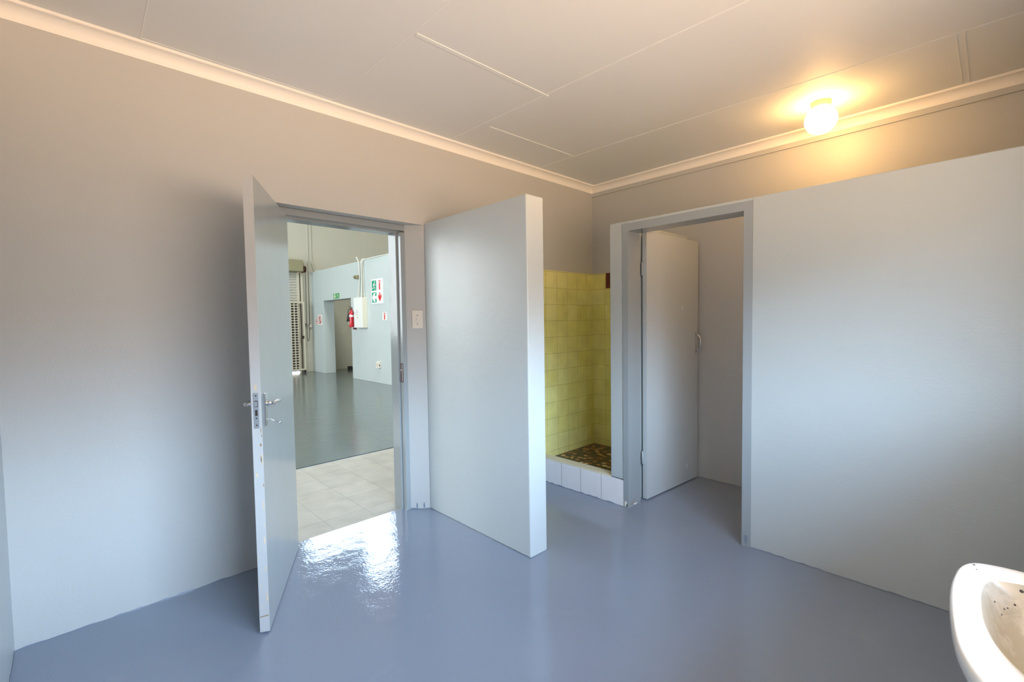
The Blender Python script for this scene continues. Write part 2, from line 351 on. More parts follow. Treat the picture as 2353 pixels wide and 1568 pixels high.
# leaf: closed it runs along +x from the hinge; swung 117 degrees into the room
LA = math.atan2(-.889, -.458)
lf = empty('leaf_pivot'); bpy.data.objects.remove(lf)
W1 = .813
b = MB(); b.box(0, W1-.003, 0, .04, .010, 2.052)
b.mi = 1; b.box(W1-.003, W1, 0, .04, .010, 2.052)
random.seed(4)
def blob(b, y, z, ry, rz, x, n=9, lean=0.0):
    b.poly([(x, min(.0399, max(.0001, y+lean*math.sin(2*PI*k/n)*rz+ry*math.cos(2*PI*k/n)*random.uniform(.7, 1.2))), z+rz*math.sin(2*PI*k/n)*random.uniform(.75, 1.2)) for k in range(n)])
for y, z, ry, rz, mi in ((.034, .800, .004, .028, 2), (.032, .80, .0025, .016, 3), (.032, .864, .004, .008, 3), (.012, .73, .004, .015, 2), (.034, .59, .003, .020, 2), (.020, 1.122, .006, .017, 2), (.034, .50, .002, .010, 2), (.034, .17, .0035, .026, 2),
                         (.033, .43, .0035, .018, 2), (.033, .30, .003, .014, 2), (.010, .22, .002, .008, 2), (.010, .125, .003, .008, 2), (.035, .93, .002, .012, 3), (.037, .905, .002, .006, 3), (.037, .68, .002, .008, 3), (.03, .10, .002, .006, 2), (.005, .36, .002, .006, 2)):
    b.mi = mi; blob(b, y, z, ry, rz, W1+.0006)
b.mi = 3; b.poly([(W1+.0005, .002, .083), (W1+.0005, .038, .088), (W1+.0005, .036, .082), (W1+.0005, .004, .078)])
leaf = b.build('door_leaf', [M['leaf'], M['leafedge'], M['chip'], M['chipd']], d1)
leaf.rotation_euler = (0, 0, LA)
b = MB(); b.box(W1-.002, W1+.0025, .0095, .0305, .940, 1.098)
lp = b.build('lock_plate', M['steel'], leaf, bevel=.001)
b = MB(); b.mi = 1; b.box(W1+.001, W1+.0030, .0125, .0275, 1.035, 1.063); b.box(W1+.0015, W1+.0030, .015, .025, .996, 1.022)
for z in (1.085, .954, .985): b.mi = 1; b.lathe([(0, .0034), (.0032, .0034), (.0032, .001)], (W1, .020, z), 12, (1, 0, 0))
b.mi = 0; b.prism([(.014, 1.038), (.026, 1.038), (.026, 1.060), (.014, 1.060)], W1+.0028, W1+.0085, 'x')
b.build('latch', [M['steel'], M['dark']], leaf)
HX = W1-.060
for sgn, y0 in ((1, .04), (-1, 0)):
    b = MB(); b.box(HX-.019, HX+.019, min(y0, y0+sgn*.009), max(y0, y0+sgn*.009), .936, 1.090)
    b.build('back_plate', M['chrome'], leaf, bevel=.004, seg=3)
    b = MB()
    b.tube([(HX, y0+sgn*.006, 1.040), (HX, y0+sgn*.034, 1.040)], .0085, 14)
    b.tube([(HX+.006, y0+sgn*.036, 1.040), (HX-.01, y0+sgn*.041, 1.040), (HX-.05, y0+sgn*.043, 1.040), (HX-.095, y0+sgn*.042, 1.036), (HX-.112, y0+sgn*.038, 1.034)], .0085, 14, r2=.0095)
    b.lathe([(.013, 0), (.013, .006), (.009, .008)], (HX, y0+sgn*.008, 1.040), 18, (0, sgn, 0))
    b.build('lever_handle', M['chrome'], leaf)
# hinges
for z in (.30, 1.75):
    b = MB(); b.tube([(-.004, -.005, z-.05), (-.004, -.005, z+.05)], .007, 12); b.box(-.001, 0.0005, 0, .03, z-.05, z+.05)
    b.build('hinge', M['leaf'], leaf)
# key in the lock
ky = empty('key', (0, 0, 0)); 
Lm = Matrix.Translation(Vector((-3.023, .077, 0))) @ Matrix.Rotation(LA, 4, 'Z')
kp = Lm @ Vector((HX, .049, .967))
ky.matrix_world = Matrix.Translation(kp) @ Matrix.Rotation(LA, 4, 'Z')
tag(ky, 'small steel key with a ring bow in the entrance door lock below its lever', 'key')
b = MB(); b.tube([(0, -.006, 0), (0, .010, 0), (0, .042, -.014)], .0024, 10); b.build('shank', M['chrome'], ky)
b = MB(); c0 = Vector((0, .051, -.018)); dv = Vector((0, .916, -.40)).normalized(); ev = Vector((0.8, 0.24, 0.55)).normalized(); ev = (ev-dv*ev.dot(dv)).normalized()
b.tube([c0+.009*(math.cos(a)*dv+math.sin(a)*ev) for a in [2*PI*k/20 for k in range(21)]], .002, 8, cap=False); b.build('bow', M['chrome'], ky)

# light switch on the splayed reveal beside the entrance door
sa = math.atan2(0-.092, -2.063+2.168)      # direction along the splay
sw = empty('light_switch', (-2.168+.083*math.cos(sa), .092+.083*math.sin(sa), 1.420), sa)
tag(sw, 'cream rocker light switch plate on the reveal beside the entrance door frame', 'light switch')
b = MB(); b.box(-.039, .039, -.006, .0, -.066, .066); b.build('switch_plate', M['cream'], sw, bevel=.003, seg=3)
b = MB(); b.prism([(-.0095, -.0125), (-.006, .0125), (-.0125, .0125)][::-1], -.007, .007, 'x'); b.box(-.0105, .0105, -.0075, -.005, -.016, .016); b.build('rocker', M['cream'], sw, bevel=.0008)
for z in (.031, -.033):
    b = MB(); b.lathe([(0, .0068), (.004, .0068), (.004, .004)], (0, 0, z), 14, (0, -1, 0)); b.build('screw', M['creamscrew'], sw)
# two dark blobs of floor paint low on the reveal
b = MB(); ca, sn = math.cos(sa), math.sin(sa)
for u, rz in ((.048, .022), (.101, .024)):
    b.poly([(-2.168+(u+.007*math.cos(a)*(1 if math.sin(a) < .2 else .5))*ca-sn*-.0012, .092+(u+.007*math.cos(a))*sn-.0012*ca, .026+rz*math.sin(a)) for a in [2*PI*k/10 for k in range(10)]])
tag(b.build('paint_splash', M['floor'], wall_back), 'blue-grey floor paint marks')

# ------------------------------------------------------------ cubicle door (door_2)
d2 = empty('door_2', (-.802, -1.086, 0)); st(d2, 'pale grey toilet cubicle door opened inwards on its steel frame', 'door')
b = MB()
b.prism([(-1.029, -1.022), (-1.029, -1.065), (-.872, -1.065), (-.872, -1.050), (-.835, -1.050), (-.835, -1.022)], 0, 2.036)
b.prism([(-1.029, -1.909), (-1.029, -1.860), (-.872, -1.860), (-.872, -1.875), (-.835, -1.875), (-.835, -1.909)], 0, 2.036)
b.prism([(-1.029, 2.090), (-1.029, 2.036), (-.872, 2.036), (-.872, 2.052), (-.835, 2.052), (-.835, 2.090)], -1.909, -1.022, 'y')
rel(b.build('door_frame', M['frame']), d2)
b = MB(); b.box(0, .772, 0, .038, .010, 2.060)
L2 = b.build('door_leaf', M['leaf2'], d2, bevel=.001); L2.rotation_euler = (0, 0, math.radians(-3.4))
b = MB(); hx = .735
b.tube([(hx, -.002, 1.262), (hx, -.018, 1.258), (hx, -.040, 1.235), (hx, -.046, 1.19), (hx, -.040, 1.145), (hx, -.018, 1.122), (hx, -.002, 1.118)], .0055, 12)
b.box(hx-.009, hx+.009, -.003, 0, 1.100, 1.280)
b.build('pull_handle', M['chrome'], L2, bevel=0)
for z in (.33, 1.78):
    b = MB(); b.tube([(-.010, .034, z-.05), (-.010, .034, z+.05)], .007, 12); b.box(-.012, .0005, .028, .034, z-.05, z+.05)
    b.build('hinge', M['leaf'], L2)
b = MB()
for x, z, a in ((.515, 1.49, .016), (.59, .15, .022)): b.poly([(x-.003, -.0006, z-a), (x+.003, -.0006, z-a*.8), (x+.0035, -.0006, z+a*.7), (x-.001, -.0006, z+a)])
tag(b.build('paint_chip', M['white'], L2), 'white chips in the grey paint')

# ------------------------------------------------------------ ceiling lamp
lamp = empty('ceiling_lamp', (-.43, -2.11, H)); tag(lamp, 'lit opal globe lamp on a round base under the ceiling, beside the cornice', 'ceiling lamp')
b = MB(); b.lathe([(0, 0), (.058, 0), (.058, -.006), (.054, -.028), (.048, -.045), (0, -.045)], (0, 0, 0), 36); b.build('lamp_base', M['lampbase'], lamp)
b = MB(); R = .091; b.lathe([(.045, -.026)] + [(R*math.sin(a), -.112+R*.96*math.cos(a)) for a in [math.radians(30+150*k/22) for k in range(23)]][:-1] + [(0, -.112-R*.96)], (0, 0, 0), 48); b.build('globe', M['globe'], lamp)

# ------------------------------------------------------------ wash basin
bs = empty('wash_basin', (-2.70, YF, .80)); tag(bs, 'white porcelain wash basin with a stained bowl, hung below the window', 'wash basin')
outer = [(-2.385, -3.35), (-2.380, -3.15), (-2.380, -2.975), (-2.386, -2.915), (-2.402, -2.880), (-2.440, -2.862), (-2.50, -2.854), (-2.58, -2.851), (-2.684, -2.856), (-2.785, -2.866), (-2.851, -2.880), (-2.908, -2.903), (-2.955, -2.94), (-2.99, -2.99), (-3.008, -3.06), (-3.013, -3.15), (-3.013, -3.35)]
inner = [(-2.445, -3.22), (-2.434, -3.12), (-2.430, -2.985), (-2.436, -2.945), (-2.452, -2.915), (-2.485, -2.900), (-2.53, -2.895), (-2.581, -2.894), (-2.659, -2.898), (-2.707, -2.905), (-2.752, -2.916), (-2.803, -2.937), (-2.85, -2.968), (-2.888, -3.01), (-2.915, -3.07), (-2.925, -3.13), (-2.915, -3.22)]
def sm(P, k=3):
    out = []
    for i in range(len(P)-1):
        a = P[max(i-1, 0)]; b_ = P[i]; c = P[i+1]; d = P[min(i+2, len(P)-1)]
        for j in range(k):
            t = j/k; out.append(tuple(.5*((2*b_[q])+(-a[q]+c[q])*t+(2*a[q]-5*b_[q]+4*c[q]-d[q])*t*t+(-a[q]+3*b_[q]-3*c[q]+d[q])*t**3) for q in (0, 1)))
    out.append(P[-1]); return out
O, I = sm(outer), sm(inner)
def ring(b, P, cx, cy, f, z): return [b.bm.verts.new((cx+(x-cx)*f+2.70, cy+(y-cy)*f-YF, z)) for x, y in P]
b = MB(); cx, cy = -2.69, -3.10
def ringY(P, f, z, fy=None):
    """scale towards the centre but keep the wall side on the wall"""
    out = []
    for x, y in P:
        ny = cy+(y-cy)*f if y > cy else y
        out.append(b.bm.verts.new((cx+(x-cx)*f+2.70, max(ny, YF+.001)-YF, z)))
    return out
rings = [ringY(O, .50, -.20), ringY(O, .62, -.175), ringY(O, .80, -.12), ringY(O, .93, -.065), ringY(O, .985, -.035), ringY(O, 1.0, -.022), ringY(O, 1.0, -.010), ringY(O, .992, -.002), ringY(O, .975, .002)]
mid = [((o[0]*.5+i[0]*.5), (o[1]*.5+i[1]*.5)) for o, i in zip(O, I)]
def plain(P, z): return [b.bm.verts.new((x+2.70, max(y, YF+.001)-YF, z)) for x, y in P]
rings += [plain(mid, 0.0), plain([((o[0]*.12+i[0]*.88), (o[1]*.12+i[1]*.88)) for o, i in zip(O, I)], -.002)]
nI = len(rings)
icx, icy = -2.68, -3.07
def ins(f, z): return [b.bm.verts.new((icx+(x-icx)*f+2.70, icy+(y-icy)*f-YF, z)) for x, y in I]
rings += [ins(.97, -.008), ins(.90, -.030), ins(.82, -.065), ins(.66, -.110), ins(.42, -.135), ins(.10, -.145)]
for k, (a, c) in enumerate(zip(rings, rings[1:])):
    n = len(a)
    for i in range(n-1):
        f = b.bm.faces.new((a[i], a[i+1], c[i+1], c[i])); f.smooth = True; f.material_index = 1 if k >= nI else 0
    if k >= nI-1:   # the bowl and its lip close at the back
        f = b.bm.faces.new((a[n-1], a[0], c[0], c[n-1])); f.smooth = True; f.material_index = 1 if k >= nI else 0
f = b.bm.faces.new(rings[-1]); f.material_index = 1
f = b.bm.faces.new(rings[0][::-1])
# back shelf and back face
f = b.bm.faces.new([r[0] for r in rings[:nI]] + [r[-1] for r in rings[:nI]][::-1])
bowl = b.build('basin_bowl', [M['porcelain'], M['stain']], bs)
from mathutils.bvhtree import BVHTree
bv = BVHTree.FromPolygons([v.co for v in bowl.data.vertices], [tuple(f.vertices) for f in bowl.data.polygons])
for x, y, s_ in ((-2.505, -2.920, .0022), (-2.508, -2.931, .0018), (-2.491, -2.935, .0016), (-2.484, -2.940, .0016), (-2.472, -2.951, .0022), (-2.449, -2.961, .0036), (-2.42, -2.885, .0024), (-2.441, -2.890, .0016)):
    h, nn, _, _ = bv.ray_cast(Vector((x+2.70, y-YF, .2)), Vector((0, 0, -1)))
    if h is None: continue
    nn = nn if nn.z > 0 else -nn
    b = MB(); b.lathe([(0, .0008), (s_, .0006), (s_, -.001)], h, 9, nn); tag(b.build('stain_spot', M['blackfig'], bowl), 'small dark spot')
b = MB(); b.lathe([(0, .0), (.020, 0), (.022, .003), (.012, .004), (0, .002)], (.02, .28, -.1455), 24); tag(b.build('plug_hole', M['chrome'], bs), 'chrome waste')
for x in (-.12, .15):
    b = MB(); b.lathe([(.022, 0), (.022, .006), (.012, .010), (.012, .045), (.020, .050), (.022, .062), (.014, .070), (0, .071)], (x, .06, .0), 24)
    b.tube([(x, .06, .03), (x, .10, .042), (x, .135, .030)], .009, 12); tag(b.build('tap', M['chrome'], bs), 'chrome pillar tap')

# ------------------------------------------------------------ hall beyond the entrance door
b = MB(); b.box(-7, 6.2, .152, 1.700, -.1, 0); st(b.build('floor_entrance', M['halltile']), 'strip of worn pale floor tiles just beyond the entrance door', 'floor')
b = MB(); b.box(-7, 6.2, 1.735, 11.15, -.1, 0); st(b.build('floor_hall', M['hallfloor']), 'glossy green-grey painted floor of the hall', 'floor')
b = MB(); b.box(-7, 6.2, 1.700, 1.735, -.1, -.010); b.mi = 1; b.box(-7, 6.2, 1.700, 1.705, -.01, .001); b.mi = 1; b.box(-7, 6.2, 1.712, 1.716, -.012, -.002)
st(b.build('trim_6', [M['dark'], M['steel']]), 'dark metal track in the floor between pale tiles and hall floor', 'floor track')
b = MB(); b.box(-7.2, 6.4, 0, .25, 2.90, 7.1); b.box(.2, 6.4, 0, .25, 0, 2.90); b.box(-7.2, XL-.2, 0, .25, 0, 2.90)
st(b.build('wall_hall_near', M['beige']), 'hall wall above the entrance door', 'wall')
b = MB()
b.box(1.16, 1.462, .25, 8.31, 0, 2.90); b.box(1.16, 1.462, 10.06, 10.95, 0, 2.90); b.box(1.16, 1.462, 8.31, 10.06, 2.035, 2.90)
st(b.build('wall_hall_screen', M['blue'], bevel=.006), 'pale blue screen wall in the hall carrying signs and the electrical cabinet', 'wall')
b = MB()
RX0, RX1 = -1.95, .80
b.box(-7.2, RX0, 10.95, 11.15, 0, 7.1); b.box(RX0, RX1, 10.95, 11.15, 2.95, 7.1); b.box(RX1, .85, 10.95, 11.15, 0, 7.1)
b.box(.85, 6.4, 10.95, 11.15, 0, 4.75); b.box(3.65, 6.4, 10.95, 11.15, 4.75, 5.35); b.box(.85, 6.4, 10.95, 11.15, 5.35, 5.90); b.box(.85, 2.7, 10.95, 11.15, 5.90, 6.70); b.box(3.7, 6.4, 10.95, 11.15, 5.90, 6.70); b.box(.85, 6.4, 10.95, 11.15, 6.70, 7.1)
st(b.build('wall_hall_far', M['beige']), 'tall beige end wall of the hall around the roller shutter', 'wall')
wn = empty('window_2', (0, 11.05, 0)); st(wn, 'high clerestory window opening in the hall end wall', 'window')
b = MB(); b.box(.85, 3.65, -.02, .02, 4.75, 4.78); b.box(.85, 3.65, -.02, .02, 5.32, 5.35)
for x in (.85, 2.2, 3.61): b.box(x, x+.04, -.02, .02, 4.78, 5.32)
b.build('window_frame', M['frame'], wn)
b = MB(); b.box(-7.2, -7.0, .25, 11.15, 0, 7.1); st(b.build('wall_hall_left', M['beige']), 'side wall of the hall', 'wall')
b = MB(); b.box(6.2, 6.4, .25, 11.15, 0, 7.1); st(b.build('wall_hall_right', M['beige']), 'outer wall of the hall behind the screen wall', 'wall')
b = MB(); b.box(-7.2, 6.4, 0, 11.15, 7.0, 7.1); st(b.build('ceiling_hall', M['roof']), 'sheeted roof over the hall', 'ceiling')

# roller shutter
rs = empty('roller_shutter', (0, 10.85, 0)); tag(rs, 'ribbed grey roller shutter closed behind the lattice gate at the far end of the hall', 'roller shutter')
b = MB(); pt = []
z = .035
while z < 2.90:
    pt += [(0.0, z), (-.012, z+.010), (-.020, z+.030), (-.018, z+.050), (-.004, z+.066), (.012, z+.069), (.012, z+.0735)]; z += .075
for (y0, z0), (y1, z1) in zip(pt, pt[1:]):
    b.poly([(RX0, .06+y0, z0), (.785, .06+y0, z0), (.785, .06+y1, z1), (RX0, .06+y1, z1)])
b.build('slat_curtain', M['slat'], rs)
b = MB(); b.box(.748, .800, -.02, .06, .0, 2.86); b.mi = 1; b.box(.800, .835, .03, .08, 0, 2.86); b.mi = 0; b.box(.835, .90, -.005, .095, 0, 2.86)
b.build('guide_rail', [M['gate'], M['dark']], rs)
b = MB(); b.box(RX0-.06, RX0, -.02, .09, 0, 2.86); b.build('guide_rail', M['gate'], rs)
b = MB(); b.box(RX0-.1, .845, -.25, .10, 2.88, 3.200); b.build('hood', M['hood'], rs, bevel=.008)
b = MB(); b.lathe([(0, 0), (.105, 0), (.112, .012), (.105, .026), (.05, .030), (.05, .055), (.09, .058), (.095, .068), (.09, .078), (0, .078)], (.86, -.13, 2.955), 20, (1, 0, 0), smooth=False)
b.box(.845, .875, -.18, -.06, 2.86, 3.15)
b.build('chain_wheel', M['rust'], rs)
b = MB()
def chain(b, path, pitch=.034):
    P = [Vector(p) for p in path]; L = []
    for a, c in zip(P, P[1:]):
        n = max(1, int((c-a).length/pitch+.5))
        for k in range(n): L.append((a.lerp(c, k/n), a.lerp(c, (k+1)/n)))
    for i, (a, c) in enumerate(L):
        d = (c-a).normalized(); s = d.orthogonal().normalized()
        if i % 2: s = d.cross(s)
        m_ = (a+c)/2; h = (c-a).length*.66
        loop = [m_+d*h*math.cos(t)+s*.0085*math.sin(t) for t in [2*PI*q/8 for q in range(9)]]
        b.tube(loop, .0035, 5, cap=False)
chain(b, [(.935, -.13, 2.90), (.930, -.13, 1.2), (.928, -.13, .98), (.945, -.13, .915), (.975, -.13, .93), (.995, -.13, 1.05), (1.005, -.13, 1.4), (1.015, -.13, 2.90)])
b.build('chain', M['dark'], rs)
b = MB(); b.box(.93, 1.0, -.02, .1, 1.37, 1.41); b.box(.93, .95, -.12, .0, 1.37, 1.41); b.build('chain_cleat', M['steel'], rs)

# lattice gate
gt = empty('lattice_gate', (0, 10.70, 0)); tag(gt, 'cream steel lattice security gate in front of the roller shutter', 'gate')
b = MB(); g0 = RX0
b.box(g0, .865, -.02, .02, 1.985, 2.032); b.box(g0, .865, -.02, .02, .085, .125); b.box(.822, .865, -.02, .02, .125, 1.985); b.box(g0, g0+.04, -.02, .02, .125, 1.985)
b.build('gate_frame', M['gate'], gt, bevel=.003)
b = MB(); x = .690
while x > g0+.05:
    b.box(x-.010, x+.010, -.010, .010, .125, 1.985); x -= .098
b.build('upright_bars', M['gate'], gt)
b = MB(); z = .16
while z < 1.97:
    b.box(g0+.04, .690, -.006, .006, z, z+.022); z += .0735
b.build('cross_bars', M['gate'], gt)
b = MB(); z = .16
while z < 1.95:
    b.box(g0+.04, .690, .010, .018, z+.034, z+.058); z += .0735
x = .641
while x > g0+.05:
    b.box(x-.020, x+.020, .018, .024, .125, 1.985); x -= .098
b.build('shade_bars', M['dark'], gt)  # second bar layer behind the lattice, shade painted in as dark colour
b = MB(); b.box(.76, .83, -.03, .0, .98, 1.06); b.build('gate_lock', M['dark'], gt)
b = MB(); b.box(g0, .05, -.02, .02, 0, .085); b.box(.80, .86, -.02, .02, 0, .085); b.build('gate_foot', M['dark'], gt)

# conduits and switch box on the end wall
def tag_thing(o, label, cat, group=None): return tag(o, label, cat, None, group)
b = MB(); b.tube([(1.105, 10.935, 6.9), (1.10, 10.935, 4), (1.092, 10.935, 1.385)], .012, 10)
tag_thing(b.build('conduit', M['conduit']), 'thin pale conduit running down the beige wall into the small switch box', 'conduit')
b = MB(); b.tube([(1.20, 10.935, 6.9), (1.195, 10.935, 3.4), (1.20, 10.93, 3.2), (1.235, 10.90, 2.98), (1.27, 10.85, 2.925), (1.25, 10.5, 2.925)], .012, 10)
tag_thing(b.build('conduit', M['conduit']), 'pale conduit bending onto the top of the blue screen wall', 'conduit')
b = MB(); b.box(1.055, 1.145, 10.89, 10.95, 1.29, 1.38); tag_thing(b.build('switch_box', M['cream'], bevel=.006), 'small cream switch box at the foot of the conduit beside the gate', 'switch box')

# signs on the screen wall: u runs towards the door (-y), v up
XW = 1.16
def onwall(b, pts, y0, z0, x): return b.poly([(x, y0-u, z0+v) for u, v in pts])
def plate(b, y0, y1, z0, z1, x0, x1): b.box(x0, x1, min(y0, y1), max(y0, y1), z0, z1)
def stroke(b, p, q, wd, y0, z0, x):
    p = Vector(p); q = Vector(q); d = (q-p).normalized(); s = Vector((-d.y, d.x))*wd/2
    onwall(b, [tuple(p+s-d*wd*.3), tuple(q+s+d*wd*.3), tuple(q-s+d*wd*.3), tuple(p-s-d*wd*.3)], y0, z0, x)
def disc(b, c, r, y0, z0, x, n=20): onwall(b, [(c[0]+r*math.cos(2*PI*k/n), c[1]+r*math.sin(2*PI*k/n)) for k in range(n)], y0, z0, x)
def annulus(b, c, r, r2, y0, z0, x, n=28):
    for k in range(n):
        a0, a1 = 2*PI*k/n, 2*PI*(k+1)/n
        onwall(b, [(c[0]+r*math.cos(a0), c[1]+r*math.sin(a0)), (c[0]+r*math.cos(a1), c[1]+r*math.sin(a1)), (c[0]+r2*math.cos(a1), c[1]+r2*math.sin(a1)), (c[0]+r2*math.cos(a0), c[1]+r2*math.sin(a0))], y0, z0, x)
def runner(b, W_, H_, y0, z0, x, flip=False):
    def T(p): return ((1-p[0] if flip else p[0])*W_, p[1]*H_)
    disc(b, T((.68, .86)), .075*H_, y0, z0, x)
    for p, q, wd in (((.60, .72), (.46, .44), .20), ((.56, .76), (.34, .66), .08), ((.34, .66), (.30, .52), .07), ((.64, .70), (.72, .55), .08), ((.72, .55), (.88, .54), .07),
                     ((.46, .44), (.38, .24), .10), ((.38, .24), (.12, .22), .085), ((.50, .42), (.68, .30), .11), ((.68, .30), (.70, .06), .085)):
        stroke(b, T(p), T(q), wd*W_, y0, z0, x)
def extinguisher_print(b, W_, H_, y0, z0, x):
    onwall(b, [(.36*W_, .04*H_), (.62*W_, .04*H_), (.62*W_, .62*H_), (.55*W_, .74*H_), (.43*W_, .74*H_), (.36*W_, .62*H_)], y0, z0, x)
    stroke(b, (.49*W_, .74*H_), (.49*W_, .92*H_), .12*W_, y0, z0, x)
    for p, q in (((.20, .86), (.49, .92)), ((.49, .94), (.74, .92)), ((.74, .92), (.80, .80)), ((.80, .80), (.78, .62))): stroke(b, (p[0]*W_, p[1]*H_), (q[0]*W_, q[1]*H_), .05*W_, y0, z0, x)

sg = empty('safety_sign', (0, 0, 0)); tag(sg, 'white four-panel safety sign with running man, extinguisher, green and red arrows', 'safety sign')
yL, yR, zB, zT = 7.190, 6.640, 1.842, 2.411; Wd, Hd = yL-yR, zT-zB
b = MB(); plate(b, yL, yR, zB, zT, XW-.006, XW); b.build('sign_board', M['white'], sg)
pw, ph = .215, .232
b = MB(); x = XW-.0075
for v0 in (.03, .305): plate(b, yL-.035, yL-.035-pw, zB+v0, zB+v0+ph, x, XW-.006)
b.build('green_panel', M['green'], sg)
b = MB(); runner(b, pw, ph, yL-.035, zB+.305, x-.001); b.build('running_man', M['white'], sg)
b = MB(); onwall(b, [(.01*pw, .5*ph), (.42*pw, .93*ph), (.86*pw, .93*ph), (.60*pw, .66*ph), (1.0*pw, .66*ph), (1.0*pw, .34*ph), (.60*pw, .34*ph), (.86*pw, .07*ph), (.42*pw, .07*ph)], yL-.035, zB+.03, x-.001); b.build('green_panel_arrow', M['white'], sg)
b = MB(); extinguisher_print(b, pw, ph, yL-.30, zB+.305, x); b.build('extinguisher_symbol', M['red'], sg)
b = MB(); onwall(b, [(.5*pw, .05*ph), (.85*pw, .46*ph), (.88*pw, .80*ph), (.62*pw, .60*ph), (.62*pw, .95*ph), (.40*pw, .95*ph), (.40*pw, .60*ph), (.14*pw, .80*ph), (.17*pw, .46*ph)], yL-.30, zB+.03, x); b.build('down_arrow', M['red'], sg)

sg = empty('extinguisher_sign', (0, 0, 0)); tag(sg, 'small white square sign with a red extinguisher symbol, below the four-panel sign', 'safety sign')
b = MB(); plate(b, 6.690, 6.490, 1.458, 1.637, XW-.005, XW); b.build('sign_board', M['white'], sg)
b = MB(); extinguisher_print(b, .19, .165, 6.684, 1.465, XW-.006); b.build('extinguisher_symbol', M['red'], sg)

sg = empty('exit_sign', (0, 0, 0)); tag(sg, 'small green exit sign with arrow and running man above the hall doorway', 'exit sign')
b = MB(); plate(b, 9.345, 8.955, 2.050, 2.205, XW-.006, XW); b.build('sign_board', M['glow'], sg)
b = MB(); plate(b, 9.338, 9.155, 2.057, 2.198, XW-.008, XW-.006); plate(b, 9.145, 8.962, 2.057, 2.198, XW-.008, XW-.006); b.build('green_panel', M['green'], sg)
b = MB(); onwall(b, [(.09, .005), (.165, .065), (.12, .065), (.12, .135), (.06, .135), (.06, .065), (.015, .065)], 9.338, 2.057, XW-.009); b.build('arrow', M['glow'], sg)
b = MB(); runner(b, .183, .141, 9.145, 2.057, XW-.009, True); b.build('running_man', M['glow'], sg)

sg = empty('prohibition_sign', (0, 0, 0)); tag(sg, 'larger white sign with a red prohibition ring beside the hall doorway', 'safety sign')
b = MB(); plate(b, 10.470, 10.185, 1.364, 1.652, XW-.006, XW); b.build('sign_board', M['white'], sg)
b = MB(); annulus(b, (.1425, .144), .118, .095, 10.47, 1.364, XW-.0075); stroke(b, (.07, .215), (.215, .07), .018, 10.47, 1.364, XW-.0078); b.build('red_ring', M['red'], sg)
b = MB(); disc(b, (.145, .205), .02, 10.47, 1.364, XW-.007, 12); stroke(b, (.145, .18), (.14, .115), .045, 10.47, 1.364, XW-.007); stroke(b, (.14, .115), (.175, .075), .03, 10.47, 1.364, XW-.007); b.build('black_figure', M['blackfig'], sg)
sg = empty('prohibition_sign', (0, 0, 0)); tag(sg, 'smaller white sign with a red prohibition ring nearest the hall corner', 'safety sign')
b = MB(); plate(b, 10.665, 10.480, 1.378, 1.555, XW-.005, XW); b.build('sign_board', M['white'], sg)
b = MB(); annulus(b, (.0925, .088), .080, .064, 10.665, 1.378, XW-.0065); stroke(b, (.045, .135), (.14, .04), .013, 10.665, 1.378, XW-.0068); b.build('red_ring', M['red'], sg)
b = MB(); stroke(b, (.05, .09), (.13, .09), .016, 10.665, 1.378, XW-.006); b.build('black_figure', M['blackfig'], sg)

# electrical cabinet
db = empty('electrical_cabinet', (0, 0, 0)); tag(db, 'white electrical cabinet with a hinged door on the pale blue wall', 'electrical cabinet')
b = MB(); b.box(1.035, XW, 7.430, 7.868, 1.287, 2.014); b.build('cabinet_body', M['cabside'], db, bevel=.004)
b = MB(); b.box(1.025, 1.037, 7.435, 7.863, 1.292, 2.009)
for (a0, a1, c0, c1) in ((7.455, 7.843, 1.965, 1.972), (7.455, 7.843, 1.33, 1.337), (7.455, 7.462, 1.337, 1.965), (7.836, 7.843, 1.337, 1.965)): b.box(1.0235, 1.026, a0, a1, c0, c1)
dd = b.build('cabinet_door', M['white'], db, bevel=.002)
b = MB(); b.lathe([(0, .010), (.010, .010), (.012, 0)], (1.025, 7.815, 1.645), 14, (-1, 0, 0)); b.build('cabinet_lock', M['dark'], dd)
random.seed(3)
for v, n in ((1.70, 3), (1.66, 4), (1.62, 2), (1.595, 4)):
    b = MB(); top = [(.12+.03*k, random.uniform(.006, .013)) for k in range(n+1)]; bot = [(.12+.03*k, random.uniform(-.003, .003)) for k in range(n, -1, -1)]
    onwall(b, top+bot, 7.863, v, 1.0225); b.build('printed_line', M['ink'], dd)
b = MB(); onwall(b, [(.16, 0), (.22, 0), (.19, .055)], 7.863, 1.515, 1.0225); b.build('warning_triangle', M['yellow'], dd)
b = MB(); b.box(1.09, XW, 8.02, 8.08, 1.247, 1.287); tag_thing(b.build('cable_gland', M['rust']), 'rusty brown bracket just below the electrical cabinet', 'bracket')

# cables into the cabinet
def cable(pts, r, label, m='conduit'):
    P = [Vector(p) for p in pts]; out = []
    for i in range(len(P)-1):
        a = P[max(i-1, 0)]; b_ = P[i]; c = P[i+1]; d = P[min(i+2, len(P)-1)]
        for j in range(6):
            t = j/6; out.append(.5*((2*b_)+(-a+c)*t+(2*a-5*b_+4*c-d)*t*t+(-a+3*b_-3*c+d)*t**3))
    out.append(P[-1]); bb = MB(); bb.tube(out, r, 10); return tag_thing(bb.build('cable', M[m]), label, 'cable', None)
cable([(1.30, 8.10, 2.915), (1.20, 8.00, 2.99), (1.135, 7.86, 2.99), (1.12, 7.74, 2.86), (1.13, 7.72, 2.5), (1.12, 7.76, 2.2), (1.10, 7.79, 2.015)], .014, 'thick pale cable looping over the screen wall down to the electrical cabinet')
cable([(1.35, 7.62, 2.92), (1.20, 7.62, 2.93), (1.14, 7.62, 2.86), (1.14, 7.62, 2.5), (1.13, 7.625, 2.016)], .020, 'broad grey trunking cable straight down into the electrical cabinet')
